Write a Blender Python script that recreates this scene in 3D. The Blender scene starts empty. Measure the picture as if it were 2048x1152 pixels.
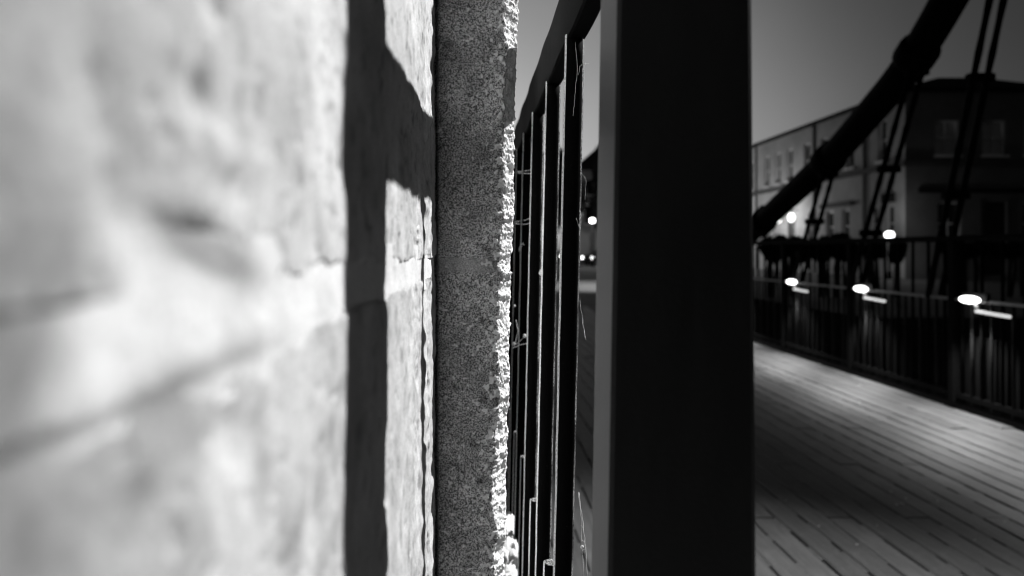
import bpy, math, random
import numpy as np
from mathutils import Vector
random.seed(7)
R = math.radians
sc = bpy.context.scene
col = sc.collection

# ------------------------------------------------------------------ camera
cam = bpy.data.cameras.new('camera')
cam.sensor_width = 36.0
cam.lens = 25.49
cam.shift_x = 78 / 2048
cam.shift_y = -76 / 2048
cam.clip_start = 0.01
cam.clip_end = 2000
cam.dof.use_dof = True
cam.dof.focus_distance = 0.768
cam.dof.aperture_fstop = 5.1
cam.dof.aperture_blades = 0
co = bpy.data.objects.new('camera', cam)
co.location = (0, 0, 0)
co.rotation_euler = (R(90), 0, 0)
col.objects.link(co)
sc.camera = co

# ------------------------------------------------------------------ dusk sky
w = bpy.data.worlds.new('World')
sc.world = w
w.use_nodes = True
nt = w.node_tree
nt.nodes.clear()
sky = nt.nodes.new('ShaderNodeTexSky')
sky.sky_type = 'NISHITA'
sky.sun_disc = False
sky.sun_elevation = R(2.0)
sky.sun_rotation = R(-12)
sky.air_density = 1.0
sky.dust_density = 2.0
bw = nt.nodes.new('ShaderNodeRGBToBW')
bg = nt.nodes.new('ShaderNodeBackground')
bg.inputs['Strength'].default_value = 0.11
wo = nt.nodes.new('ShaderNodeOutputWorld')
nt.links.new(sky.outputs[0], bw.inputs[0])
# the afterglow lies low beyond the bridge and fades smoothly towards the dark side of the sky
tc = nt.nodes.new('ShaderNodeTexCoord')
vm = nt.nodes.new('ShaderNodeVectorMath'); vm.operation = 'DOT_PRODUCT'
vm.inputs[1].default_value = (math.sin(R(-5)) * math.cos(R(5)), math.cos(R(-5)) * math.cos(R(5)), math.sin(R(5)))
nt.links.new(tc.outputs['Generated'], vm.inputs[0])
rp = nt.nodes.new('ShaderNodeValToRGB'); rp.color_ramp.interpolation = 'B_SPLINE'
el = rp.color_ramp.elements
while len(el) < 6: el.new(.5)
for q, (p_, v_) in zip(el, ((0.3, .13), (.70, .17), (.80, .30), (.85, .44), (.90, .80), (1.0, .76))):
    q.position = p_; q.color = (v_, v_, v_, 1)
nt.links.new(vm.outputs['Value'], rp.inputs[0])
mu = nt.nodes.new('ShaderNodeMath'); mu.operation = 'MULTIPLY'
cl = nt.nodes.new('ShaderNodeTexNoise'); cl.inputs['Scale'].default_value = 3.5; cl.inputs['Detail'].default_value = 5
nt.links.new(tc.outputs['Generated'], cl.inputs['Vector'])
cr = nt.nodes.new('ShaderNodeMapRange'); cr.inputs['To Min'].default_value = .82; cr.inputs['To Max'].default_value = 1.18
nt.links.new(cl.outputs['Fac'], cr.inputs['Value'])
mc = nt.nodes.new('ShaderNodeMath'); mc.operation = 'MULTIPLY'
nt.links.new(bw.outputs[0], mc.inputs[0]); nt.links.new(cr.outputs[0], mc.inputs[1])
nt.links.new(mc.outputs[0], mu.inputs[0]); nt.links.new(rp.outputs[0], mu.inputs[1])
mu2 = nt.nodes.new('ShaderNodeMath'); mu2.operation = 'MULTIPLY'; mu2.inputs[1].default_value = 1.25
nt.links.new(mu.outputs[0], mu2.inputs[0])
nt.links.new(mu2.outputs[0], bg.inputs[0])
nt.links.new(bg.outputs[0], wo.inputs[0])

# ------------------------------------------------------------------ the floodlight trained on the bridge pier
FL = Vector((3.35, 2.464, 3.648))
ld = bpy.data.lights.new('floodlight', 'SPOT')
ld.energy = 2480
ld.shadow_soft_size = 0.035
ld.spot_size = R(80)
ld.spot_blend = 0.75
lo = bpy.data.objects.new('floodlight', ld)
lo.location = FL
lo.rotation_euler = (Vector((0.0, 0.55, 0.0)) - FL).to_track_quat('-Z', 'Y').to_euler()
col.objects.link(lo)

sc.view_settings.view_transform = 'Standard'
sc.view_settings.look = 'None'
sc.view_settings.exposure = 0
sc.view_settings.gamma = 1
sc.view_settings.use_curve_mapping = False
sc.render.engine = 'CYCLES'
sc.cycles.use_denoising = True
sc.cycles.max_bounces = 8
sc.cycles.filter_width = 1.1
sc.cycles.sample_clamp_indirect = 4
sc.render.film_transparent = False

# ------------------------------------------------------------------ noise (numpy value noise)
def _h(i, j, k, seed):
    n = (i * 374761393 + j * 668265263 + k * 2147483647 + seed * 974634777) & 0xFFFFFFFF
    n = ((n ^ (n >> 13)) * 1274126177) & 0xFFFFFFFF
    n = (n ^ (n >> 16)) & 0xFFFFFFFF
    return n / 4294967295.0
def vnoise(x, y, z, seed=0):
    x, y, z = np.broadcast_arrays(np.asarray(x, float), np.asarray(y, float), np.asarray(z, float))
    i = np.floor(x).astype(np.int64); j = np.floor(y).astype(np.int64); k = np.floor(z).astype(np.int64)
    u, v, t = x - i, y - j, z - k
    u, v, t = (q * q * q * (q * (q * 6 - 15) + 10) for q in (u, v, t))
    r = 0
    for a in (0, 1):
        for b in (0, 1):
            for c in (0, 1):
                wgt = (u if a else 1 - u) * (v if b else 1 - v) * (t if c else 1 - t)
                r = r + wgt * _h(i + a, j + b, k + c, seed)
    return r * 2 - 1
def fbm(x, y, z, scale, octv=4, seed=0, gain=0.5):
    r = 0; a = 1; f = 1 / scale
    for o in range(octv):
        r = r + a * vnoise(x * f + o * 7.1, y * f + o * 3.3, z * f - o * 5.7, seed + o)
        a *= gain; f *= 2
    return r

# ------------------------------------------------------------------ materials
def mat(name, base=0.5, rough=0.7, spec=0.5, metal=0.0):
    m = bpy.data.materials.new(name)
    m.use_nodes = True
    b = m.node_tree.nodes['Principled BSDF']
    b.inputs['Base Color'].default_value = (base, base, base, 1)
    b.inputs['Roughness'].default_value = rough
    b.inputs['Specular IOR Level'].default_value = spec
    b.inputs['Metallic'].default_value = metal
    return m, m.node_tree.nodes, m.node_tree.links, b
def noise(n, l, scale, detail=4, rough=0.6, vec=None, stretch=None):
    t = n.new('ShaderNodeTexNoise')
    t.inputs['Scale'].default_value = scale
    t.inputs['Detail'].default_value = detail
    t.inputs['Roughness'].default_value = rough
    tc = n.new('ShaderNodeTexCoord')
    src = tc.outputs['Object']
    if stretch:
        mp = n.new('ShaderNodeMapping'); mp.inputs['Scale'].default_value = stretch
        l.new(src, mp.inputs['Vector']); src = mp.outputs[0]
    l.new(src, t.inputs['Vector'])
    return t.outputs['Fac']
def ramp(n, l, fac, stops):
    r = n.new('ShaderNodeValToRGB')
    e = r.color_ramp.elements
    while len(e) < len(stops): e.new(0.5)
    for q, (p, v) in zip(e, stops):
        q.position = p; q.color = (v, v, v, 1)
    l.new(fac, r.inputs['Fac'])
    return r.outputs['Color']
def math_(n, l, op, a, b):
    m = n.new('ShaderNodeMath'); m.operation = op
    for i, q in enumerate((a, b)):
        if isinstance(q, (int, float)): m.inputs[i].default_value = q
        else: l.new(q, m.inputs[i])
    return m.outputs[0]
def bump(n, l, b, h, strength, dist, prev=None):
    q = n.new('ShaderNodeBump')
    q.inputs['Strength'].default_value = strength
    q.inputs['Distance'].default_value = dist
    l.new(h, q.inputs['Height'])
    if prev is not None: l.new(prev, q.inputs['Normal'])
    l.new(q.outputs[0], b.inputs['Normal'])
    return q.outputs[0]
M = {}
def stone_mat(name, lo_, hi_, grain, attr=True, bs_=.6):
    m, n, l, b = mat(name, 0.5, 0.9, 0.2)
    big = ramp(n, l, noise(n, l, 35, 5, 0.6), [(0.33, lo_), (0.62, hi_)])
    fine = ramp(n, l, noise(n, l, 580, 3, 0.9), [(0.43, 1 - grain), (0.56, 1.0)])
    c = math_(n, l, 'MULTIPLY', big, fine)
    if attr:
        a = n.new('ShaderNodeAttribute'); a.attribute_name = 'stain_shade'  # carries stone blotches and some painted shade
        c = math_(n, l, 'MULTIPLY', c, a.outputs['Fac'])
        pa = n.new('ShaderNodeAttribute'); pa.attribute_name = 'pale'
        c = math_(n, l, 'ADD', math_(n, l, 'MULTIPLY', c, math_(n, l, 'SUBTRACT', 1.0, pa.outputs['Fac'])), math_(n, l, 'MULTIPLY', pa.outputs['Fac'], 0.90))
    l.new(c, b.inputs['Base Color'])
    p = bump(n, l, b, noise(n, l, 650, 4, 0.8), bs_, 0.0012)
    bump(n, l, b, noise(n, l, 160, 4, 0.7), bs_ * .7, 0.002, p)
    M[name] = m
stone_mat('pale_dressed_stone', 0.56, 0.68, 0.24, True, .32)
stone_mat('weathered_sandstone', 0.52, 0.80, 0.92)
stone_mat('grey_mortar', 0.44, 0.66, 0.5, True, .5)
stone_mat('lime_mortar', 0.72, 0.80, 0.20, True, .3)

m, n, l, b = mat('black_iron', 0.006, 0.75, 0.02)
sp = ramp(n, l, noise(n, l, 900, 2, 0.6), [(0.70, 0.003), (0.78, 0.22)])
pat = ramp(n, l, noise(n, l, 28, 4, 0.7), [(0.40, 0.0), (0.68, 1.0)])
mx = n.new('ShaderNodeMix'); mx.data_type = 'RGBA'
l.new(pat, mx.inputs['Factor']); mx.inputs['A'].default_value = (.003, .003, .003, 1); l.new(sp, mx.inputs['B'])
l.new(mx.outputs['Result'], b.inputs['Base Color'])
p = bump(n, l, b, noise(n, l, 420, 4, 0.7), 0.45, 0.0008)
M['iron'] = m

m, n, l, b = mat('pale_lit_edge', 0.3, 0.8, 0.2)  # bounce light along the bars' left edges, put into the colour
c = ramp(n, l, noise(n, l, 700, 3, 0.7), [(0.36, 0.15), (0.5, 0.9)])
l.new(c, b.inputs['Base Color'])
bump(n, l, b, noise(n, l, 900, 3, 0.7), 0.5, 0.0008)
M['lit_edge'] = m
m, n, l, b = mat('speckled_lit_edge', 0.05, 0.8, 0.1)  # pale specks, with key light on right edges put into the colour
c = math_(n, l, 'MULTIPLY', ramp(n, l, noise(n, l, 800, 3, 0.8), [(0.50, 0.01), (0.58, 0.75)]), ramp(n, l, noise(n, l, 22, 3, 0.6), [(0.35, 0.15), (0.6, 1.0)]))
l.new(c, b.inputs['Base Color'])
bump(n, l, b, noise(n, l, 900, 3, 0.7), 0.5, 0.0008)
M['speck_lit'] = m
m, n, l, b = mat('black_painted_post', 0.020, 0.42, 0.5)
c = ramp(n, l, noise(n, l, 60, 4, 0.6, stretch=(1, 1, .15)), [(0.35, 0.001), (0.65, 0.004)])
l.new(c, b.inputs['Base Color'])
bump(n, l, b, noise(n, l, 300, 3, 0.6), 0.3, 0.0006)
M['post'] = m

m, n, l, b = mat('iron_far', 0.006, 0.6, 0.08)
c = ramp(n, l, noise(n, l, 14, 4, 0.6), [(0.35, 0.002), (0.7, 0.006)])
l.new(c, b.inputs['Base Color'])
M['iron_far'] = m

m, n, l, b = mat('oiled_cable', 0.003, 0.8, 0.04)
bump(n, l, b, noise(n, l, 40, 3), 0.3, 0.01)
M['cable'] = m

def wood(name, a_, b_):
    m, n, l, b = mat(name, 0.1, 0.62, 0.4)
    oi = n.new('ShaderNodeObjectInfo')
    v = math_(n, l, 'ADD', math_(n, l, 'MULTIPLY', oi.outputs['Random'], 0.55), 0.7)
    g = ramp(n, l, noise(n, l, 30, 6, 0.7, stretch=(1.6, 0.07, 1)), [(0.3, a_), (0.7, b_)])
    s = ramp(n, l, noise(n, l, 2.2, 4, 0.7), [(0.3, 0.65), (0.7, 1.15)])
    d = ramp(n, l, noise(n, l, 75, 3, 0.6), [(0.60, 0.0), (0.72, 0.07)])
    c = math_(n, l, 'MULTIPLY', math_(n, l, 'MULTIPLY', g, v), s)
    l.new(math_(n, l, 'ADD', c, d), b.inputs['Base Color'])
    bump(n, l, b, noise(n, l, 60, 5, 0.7, stretch=(1.6, 0.12, 1)), 0.5, 0.004)
    M[name] = m
wood('deck_timber', 0.062, 0.130)


def plain(name, lo_, hi_, scale, rough=0.85, bs=0.3, bd=0.01, spec=0.3):
    m, n, l, b = mat(name, lo_, rough, spec)
    l.new(ramp(n, l, noise(n, l, scale, 6, 0.65), [(0.3, lo_), (0.7, hi_)]), b.inputs['Base Color'])
    bump(n, l, b, noise(n, l, scale * 8, 4, 0.7), bs, bd)
    M[name] = m
plain('packed_dirt', 0.06, 0.11, 40)
plain('asphalt', 0.04, 0.075, 0.9)
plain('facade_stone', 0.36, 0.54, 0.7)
plain('facade_shaded', 0.12, 0.19, 0.7)  # end wall's shade put into a darker copy of the facade stone
plain('facade_trim', 0.06, 0.10, 1.2)
plain('rail_lamplit', 0.22, 0.34, 6.0, 0.6)  # lamplight along the middle rail put into a paler grey
plain('far_bar', 0.0025, 0.007, 30.0, 0.6, .2, .002, .15)
plain('slate', 0.014, 0.024, 1.5, 0.9, 0.3, 0.01, 0.1)
plain('frame_paint', 0.7, 0.82, 2.0, 0.5)
plain('door_paint', 0.02, 0.03, 2.0, 0.4)
plain('quay_stone', 0.03, 0.06, 1.2)
plain('bark', 0.03, 0.06, 4)
plain('leaf', 0.016, 0.034, 3)
plain('far_render', 0.25, 0.36, 0.5)
plain('car_paint', 0.03, 0.04, 1.0, 0.25, 0.0)
plain('rubber', 0.012, 0.02, 20)
plain('grit_pale', 0.35, 0.6, 50)
m, n, l, b = mat('window_glass', 0.012, 0.08, 0.6); M['glass'] = m
m, n, l, b = mat('pale_glass', 0.5, 0.25, 0.5); M['pale_pane'] = m  # paler panes for the upper end windows
m, n, l, b = mat('cobweb_silk', 0.75, 0.5, 0.5); M['silk'] = m
m, n, l, b = mat('river_water', 0.012, 0.12, 0.5)
bump(n, l, b, noise(n, l, 1.6, 4, 0.6), 0.3, 0.15); M['water'] = m
def emit(name, s):
    m = bpy.data.materials.new(name); m.use_nodes = True
    b = m.node_tree.nodes['Principled BSDF']
    b.inputs['Base Color'].default_value = (.8, .8, .8, 1)
    b.inputs['Emission Color'].default_value = (1, 1, 1, 1)
    b.inputs['Emission Strength'].default_value = s
    M[name] = m
emit('lamp_glow', 5.0)
emit('tube_glow', 0.75)
emit('lantern_glow', 2.2)
emit('far_glow', 5.0)
emit('lit_window', 0.12)

# ------------------------------------------------------------------ mesh helpers
class MB:
    def __init__(s): s.v = []; s.f = []; s.sm = []
    def box(s, x0, x1, y0, y1, z0, z1, bev=0.0):
        o = len(s.v)
        if bev:
            # box with chamfered vertical and top edges
            e = bev
            prof = [(x0 + e, y0), (x1 - e, y0), (x1, y0 + e), (x1, y1 - e), (x1 - e, y1), (x0 + e, y1), (x0, y1 - e), (x0, y0 + e)]
            cx, cy = (x0 + x1) / 2, (y0 + y1) / 2
            rings = [(z0, 0), (z1 - e, 0), (z1, e)]
            for z, q in rings:
                for (x, y) in prof:
                    s.v.append((x - math.copysign(min(q, abs(x - cx)), x - cx), y - math.copysign(min(q, abs(y - cy)), y - cy), z))
            for r in range(2):
                for k in range(8):
                    a = o + r * 8 + k; b_ = o + r * 8 + (k + 1) % 8
                    s.f.append((a, b_, b_ + 8, a + 8)); s.sm.append(False)
            s.f.append(tuple(o + 16 + k for k in range(8))); s.sm.append(False)
            s.f.append(tuple(o + 7 - k for k in range(8))); s.sm.append(False)
            return s
        s.v += [(x0, y0, z0), (x1, y0, z0), (x1, y1, z0), (x0, y1, z0), (x0, y0, z1), (x1, y0, z1), (x1, y1, z1), (x0, y1, z1)]
        for q in ((0, 3, 2, 1), (4, 5, 6, 7), (0, 1, 5, 4), (1, 2, 6, 5), (2, 3, 7, 6), (3, 0, 4, 7)):
            s.f.append(tuple(o + i for i in q)); s.sm.append(False)
        return s
    def poly(s, pts, smooth=False):
        o = len(s.v); s.v += [tuple(p) for p in pts]
        s.f.append(tuple(range(o, o + len(pts)))); s.sm.append(smooth); return s
    def tube(s, pts, rad, n=8, cap=True):
        pts = [Vector(p) for p in pts]
        rads = rad if isinstance(rad, (list, tuple)) else [rad] * len(pts)
        o = len(s.v)
        for i, p in enumerate(pts):
            d = (pts[min(i + 1, len(pts) - 1)] - pts[max(i - 1, 0)]).normalized()
            up = Vector((0, 0, 1)) if abs(d.z) < 0.9 else Vector((1, 0, 0))
            a = d.cross(up).normalized(); c = d.cross(a).normalized()
            for k in range(n):
                t = 2 * math.pi * k / n
                s.v.append(tuple(p + (a * math.cos(t) + c * math.sin(t)) * rads[i]))
        for i in range(len(pts) - 1):
            for k in range(n):
                a0 = o + i * n + k; b0 = o + i * n + (k + 1) % n
                s.f.append((a0, b0, b0 + n, a0 + n)); s.sm.append(True)
        if cap:
            s.f.append(tuple(o + n - 1 - k for k in range(n))); s.sm.append(False)
            s.f.append(tuple(o + (len(pts) - 1) * n + k for k in range(n))); s.sm.append(False)
        return s
    def ball(s, c, rx, ry, rz, nu=14, nv=9):
        o = len(s.v)
        for j in range(nv + 1):
            p = math.pi * j / nv
            for i in range(nu):
                t = 2 * math.pi * i / nu
                s.v.append((c[0] + rx * math.sin(p) * math.cos(t), c[1] + ry * math.sin(p) * math.sin(t), c[2] + rz * math.cos(p)))
        for j in range(nv):
            for i in range(nu):
                a = o + j * nu + i; b_ = o + j * nu + (i + 1) % nu
                s.f.append((a, a + nu, b_ + nu, b_)); s.sm.append(True)
        return s
    def shear(s, k):
        s.v = [(x + k * z, y, z) for x, y, z in s.v]; return s
    def build(s, name, m, parent=None):
        me = bpy.data.meshes.new(name)
        me.from_pydata(s.v, [], s.f)
        me.polygons.foreach_set('use_smooth', s.sm)
        me.materials.append(m); me.update()
        o = bpy.data.objects.new(name, me); col.objects.link(o)
        if parent: o.parent = parent
        return o
def grid(name, P, m, parent=None, stain_shade=None, pale=None):
    """mesh from an array of points P[i, j, 3]"""
    a, b_ = P.shape[:2]
    me = bpy.data.meshes.new(name)
    idx = np.arange(a * b_).reshape(a, b_)
    q = np.stack([idx[:-1, :-1], idx[1:, :-1], idx[1:, 1:], idx[:-1, 1:]], -1).reshape(-1, 4)
    me.vertices.add(a * b_); me.vertices.foreach_set('co', P.reshape(-1))
    me.loops.add(q.size); me.loops.foreach_set('vertex_index', q.reshape(-1).astype(np.int32))
    me.polygons.add(len(q)); me.polygons.foreach_set('loop_start', np.arange(0, q.size, 4, dtype=np.int32))
    me.polygons.foreach_set('use_smooth', np.ones(len(q), bool))
    me.update(calc_edges=True); me.validate()
    at = me.attributes.new('stain_shade', 'FLOAT', 'POINT')
    at.data.foreach_set('value', (np.ones(a * b_) if stain_shade is None else stain_shade.reshape(-1)).astype(np.float32))
    if pale is not None:
        at = me.attributes.new('pale', 'FLOAT', 'POINT'); at.data.foreach_set('value', pale.reshape(-1).astype(np.float32))
    me.materials.append(m)
    o = bpy.data.objects.new(name, me); col.objects.link(o)
    if parent: o.parent = parent
    return o
def tag(o, label=None, cat=None, group=None, kind=None):
    if label: o['label'] = label
    if cat: o['category'] = cat
    if group: o['group'] = group
    if kind: o['kind'] = kind
    return o
def empty(name, loc, label, cat, group=None):
    o = bpy.data.objects.new(name, None); col.objects.link(o); o.location = loc
    o.empty_display_size = .1
    return tag(o, label, cat, group)
def copy_obj(o, parent, loc=None):
    c = o.copy(); col.objects.link(c); c.parent = parent
    if loc is not None: c.location = loc
    return c

# ================================================================== SETTING
DZ = -1.18
g = MB(); g.poly([(-600, 13.4, DZ - .02), (900, 13.4, DZ - .02), (900, 1500, DZ - .02), (-600, 1500, DZ - .02)])
tag(g.build('street', M['asphalt']), kind='structure')
g = MB(); g.poly([(-600, -600, -4.2), (900, -600, -4.2), (900, 13.2, -4.2), (-600, 13.2, -4.2)])
tag(g.build('river', M['water']), kind='structure')
g = MB(); g.box(-200, 200, 13.0, 13.4, -5, DZ - .03)
tag(g.build('embankment', M['quay_stone']), kind='structure')
g = MB(); g.box(-200, -0.9, -60, -0.3, -5, DZ - .04); g.box(-.9, 200, -60, -3.2, -5, DZ - .04)
tag(g.build('near_embankment', M['quay_stone']), kind='structure')

# timber deck: planks along the bridge
deck = tag(bpy.data.objects.new('bridge_deck', None), kind='structure'); col.objects.link(deck)
PX0, PW, NP = 0.20, 0.1135, 30
def plank_mesh(L, seed):
    rr = random.Random(seed)
    b_ = MB(); hw = PW / 2 - .0046
    ys = [0, L * .25, L * .5, L * .75, L]
    prof = [(-hw, -.0385), (-hw, -.004), (-hw + .004, 0), (hw - .004, 0), (hw, -.004), (hw, -.0385)]
    for y in ys:
        j = rr.uniform(-.0015, .0015); k = rr.uniform(-.0012, .0012)
        b_.v += [(x + j, y, z + k) for x, z in prof]
    for i in range(4):
        for k in range(5):
            a = i * 6 + k
            b_.f.append((a, a + 6, a + 7, a + 1)); b_.sm.append(False)
    b_.f.append(tuple(range(6))); b_.sm.append(False)
    b_.f.append(tuple(24 + 5 - k for k in range(6))); b_.sm.append(False)
    return b_
pm = None; protos = []
LP = 2.395
for s_ in range(4):
    o = plank_mesh(LP, s_).build('plank', M['deck_timber'], deck); protos.append(o)
used = 0
for i in range(NP):
    off = -3.1 + [0, .8, 1.6][i % 3] - .9
    k = 0
    while off + k * 2.4 < 13.2:
        y = off + k * 2.4
        if used < 4: o = protos[used]
        else: o = copy_obj(protos[random.randrange(4)], deck)
        o.location = (PX0 + PW * (i + .5), y, DZ + random.uniform(-.0025, .0025))
        used += 1; k += 1
g = MB()
for y in np.arange(-3, 13.2, 1.2): g.box(0.06, 3.7, y, y + .12, DZ - .22, DZ - .047)
g.box(0.1, 3.56, -3.1, 13.2, DZ - .24, DZ - .23)
fill = MB(); fill.box(0.19, 3.60, -3.1, 13.15, DZ - .040, DZ - .0125); fill.build('packing_board', M['deck_timber'], deck)
g.build('joist', M['iron_far'], deck)
g = MB()
for i in range(1, NP):
    y = .8
    while y < 11:
        L_ = random.uniform(.04, .22); x = PX0 + PW * i
        g.box(x - .0058, x + .0058, y, y + L_, DZ - .0124, DZ - random.uniform(.0015, .004)); y += L_ + random.uniform(.06, .30)
tag(g.build('packed_dirt', M['packed_dirt'], deck), kind='stuff')
# a little pale grit and leaf litter on the deck
g = MB()
for _ in range(150):
    x = random.uniform(.9, 3.4); y = random.uniform(1.5, 7.5); s_ = random.uniform(.0015, .005) * random.choice((1, 1, 1, 2))
    z = DZ + .003 + s_ * .3
    pts = [(x + s_ * math.cos(t + random.uniform(-.4, .4)), y + s_ * math.sin(t), z + random.uniform(-.3, .3) * s_) for t in (0, 1.3, 2.5, 3.8, 5)]
    g.poly(pts)
    g.poly([(p[0], p[1], z - s_ * .5) for p in pts][::-1])
    for q in range(5):
        a, c = pts[q], pts[(q + 1) % 5]
        g.poly([(a[0], a[1], z - s_ * .5), (c[0], c[1], z - s_ * .5), c, a])
tag(g.build('grit', M['grit_pale']), kind='stuff')
# kerb channel along the far edge
g = MB(); g.box(3.585, 3.66, -3.1, 13.2, DZ - .28, DZ + .05, .006)
tag(g.build('deck_kerb', M['iron_far']), kind='structure')

# ================================================================== STONE PIER
pier = empty('stone_pier', (-.2, .6, DZ), 'pale stone bridge pier filling the left half, lit side and shaded front', 'stone pier')
pier_inv = pier.matrix_world.inverted() if False else None
def under(o, p):
    o.parent = p; o.matrix_parent_inverse = __import__('mathutils').Matrix.Translation(-Vector(p.location)); return o
YF = .763                                   # front plane of the projecting strip
def wall_x(y): return -.0625 + .0295 * y
def joint_dip(z, z0, sgn, r):
    """rounding of an arris at z0 (block lies on side sgn)"""
    d = np.clip(1 - (z - z0) * sgn / r, 0, 1)
    return -(1 - np.sqrt(np.clip(1 - d * d, 0, 1))) * r * .8
def dent(y, z, y0, z0, sy, sz, a, rot=0.0):
    c, s_ = math.cos(rot), math.sin(rot)
    u = ((y - y0) * c + (z - z0) * s_) / sy; v = (-(y - y0) * s_ + (z - z0) * c) / sz
    return a * np.exp(-(u * u + v * v) / 2)
# long side face: near (blurred) part to the inner corner
yy = np.concatenate([np.linspace(-.30, .06, 24, endpoint=False), np.geomspace(.06, .40, 230, endpoint=False), np.linspace(.40, .7655, 420)])
def side_block(name, z0, z1, nz, zbias):
    t = np.linspace(0, 1, nz) ** 1.25
    zz = zbias + (z1 - zbias) * t if zbias == z0 else zbias + (z0 - zbias) * t[::-1]
    Y, Z = np.meshgrid(yy, zz, indexing='ij')
    sg = 1 if zbias == z0 else -1
    edge = zbias + .0035 * vnoise(Y * 22, 3.1, 0, 5) + .0015 * vnoise(Y * 90, 1, 0, 6)
    h = .0009 * fbm(Y, Z, 0 * Y, .045, 3, 11) + .0004 * fbm(Y, Z, 0 * Y, .012, 3, 21)
    far = np.clip((Y - .5) / .06, 0, 1)
    h += far * .0011 * fbm(Y * .5, Z, 0 * Y, .013, 3, 37)
    cy = .684 + .010 * vnoise(Z * 60, 0, 0, 38) + .004 * vnoise(Z * 260, 0, 0, 39)
    cd = np.clip(vnoise(Z * 48, 1, 0, 40) + .35, 0, 1) * np.clip((-.02 - Z) / .03, 0, 1)
    h -= .0045 * cd * np.exp(-((Y - cy) / .005) ** 2)
    cy = .600 + .012 * vnoise(Z * 45, 0, 0, 48) + .004 * vnoise(Z * 230, 0, 0, 49)
    h -= .0022 * np.clip(vnoise(Z * 40, 1, 0, 50) + .5, 0, 1) * np.exp(-((Y - cy) / .006) ** 2)
    pit = fbm(Y, Z, 0 * Y, .007, 2, 31)
    h -= .0008 * np.clip(pit - .62, 0, 1) * 2
    h += joint_dip(Z, edge, sg, .0032) * np.clip(1.15 - (Y - .15) / .3, .45, 1) * np.clip((Y - .130) / .03, .0, 1) - .0001
    return Y, Z, h
S = np.ones
# upper block
Y, Z, h = side_block('u', -.0075, .52, 330, -.0075)
for args in ((.158, .0345, .0042, .0045, -.0035), (.165, .058, .006, .004, -.0025), (.131, .012, .010, .005, -.0016, .5), (.160, .0003, .022, .0034, -.0036, -.20), (.205, -.002, .006, .004, -.002), (.118, .030, .007, .012, -.0025), (.17, .023, .02, .004, .0015), (.10, .012, .012, .010, .0025),
             (.128, .055, .010, .010, -.002), (.235, .040, .01, .02, .0012), (.28, .06, .02, .03, -.0018)):
    h += dent(Y, Z, *args)
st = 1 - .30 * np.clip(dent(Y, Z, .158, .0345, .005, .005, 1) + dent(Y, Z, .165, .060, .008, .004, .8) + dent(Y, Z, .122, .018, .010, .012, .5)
        + dent(Y, Z, .162, -.0002, .0230, .0036, 2.0, -.20) + dent(Y, Z, .21, -.004, .005, .0025, .8), 0, 1.9)  # blotches, plus painted shade in the streak under the block's lip
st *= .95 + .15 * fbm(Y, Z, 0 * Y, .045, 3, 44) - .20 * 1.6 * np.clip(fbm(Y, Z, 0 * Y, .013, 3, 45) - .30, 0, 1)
st *= np.clip(.62 + .38 * (Y - .094 + .010 * vnoise(Y * 50, Z * 50, 0, 88)) / .035, .60, 1.0)  # tone drops towards the near end
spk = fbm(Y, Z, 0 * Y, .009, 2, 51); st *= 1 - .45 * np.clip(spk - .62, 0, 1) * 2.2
P = np.stack([wall_x(Y) + h, Y, Z], -1)
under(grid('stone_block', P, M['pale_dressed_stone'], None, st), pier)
# lower block
Y, Z, h = side_block('l', -.62, -.0265, 330, -.0265)
for args in ((.165, -.0285, .030, .0030, -.0015, .0), (.128, -.030, .012, .0035, -.0012, -.1), (.17, -.042, .012, .006, -.002), (.105, -.020, .018, .008, -.0035),
             (.150, -.060, .009, .012, .002), (.225, -.10, .006, .008, -.003), (.26, -.095, .008, .01, -.003), (.22, -.07, .015, .02, .0018), (.125, -.05, .008, .008, -.002)):
    h += dent(Y, Z, *args)
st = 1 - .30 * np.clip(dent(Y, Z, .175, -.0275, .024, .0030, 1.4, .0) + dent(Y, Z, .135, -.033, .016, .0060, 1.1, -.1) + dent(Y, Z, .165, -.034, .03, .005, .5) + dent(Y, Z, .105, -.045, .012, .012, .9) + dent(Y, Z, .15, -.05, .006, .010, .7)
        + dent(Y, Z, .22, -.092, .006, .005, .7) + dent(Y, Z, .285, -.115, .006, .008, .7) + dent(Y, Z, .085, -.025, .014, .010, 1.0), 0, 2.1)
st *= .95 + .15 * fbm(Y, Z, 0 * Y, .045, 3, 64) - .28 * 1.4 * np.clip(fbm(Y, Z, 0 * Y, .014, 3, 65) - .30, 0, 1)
st *= np.clip(.62 + .38 * (Y - .094 + .010 * vnoise(Y * 50, Z * 50, 0, 88)) / .035, .60, 1.0)  # same drop in tone towards the near end
P = np.stack([wall_x(Y) + h, Y, Z], -1)
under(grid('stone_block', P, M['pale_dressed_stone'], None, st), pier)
# mortar joint, slightly proud and uneven
zz = np.linspace(-.036, .004, 60)
Y, Z = np.meshgrid(yy, zz, indexing='ij')
h = -.0008 + .0007 * fbm(Y, Z, 0 * Y, .022, 4, 71) - .0030 * np.clip((-.0255 - .0015 * vnoise(Y * 60, 0, 0, 72) - Z) / .003, 0, 1) * np.clip((.16 - Y) / .05, .04, .5)
st = np.clip(1 - .66 * np.clip((.1140 - Y + .006 * vnoise(Y * 40, Z * 90, 0, 8)) / .014, 0, 1), 0, 1)  # mortar darker at the near end
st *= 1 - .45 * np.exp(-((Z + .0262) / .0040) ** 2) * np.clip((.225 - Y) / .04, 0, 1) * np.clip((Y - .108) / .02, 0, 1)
st *= 1 - .55 * np.clip(dent(Y, Z, .163, -.0006, .0230, .0036, 1.6, -.20), 0, 1)  # same painted lip shade carried onto the mortar
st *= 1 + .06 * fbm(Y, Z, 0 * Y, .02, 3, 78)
P = np.stack([wall_x(Y) + h, Y, Z], -1)
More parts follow.
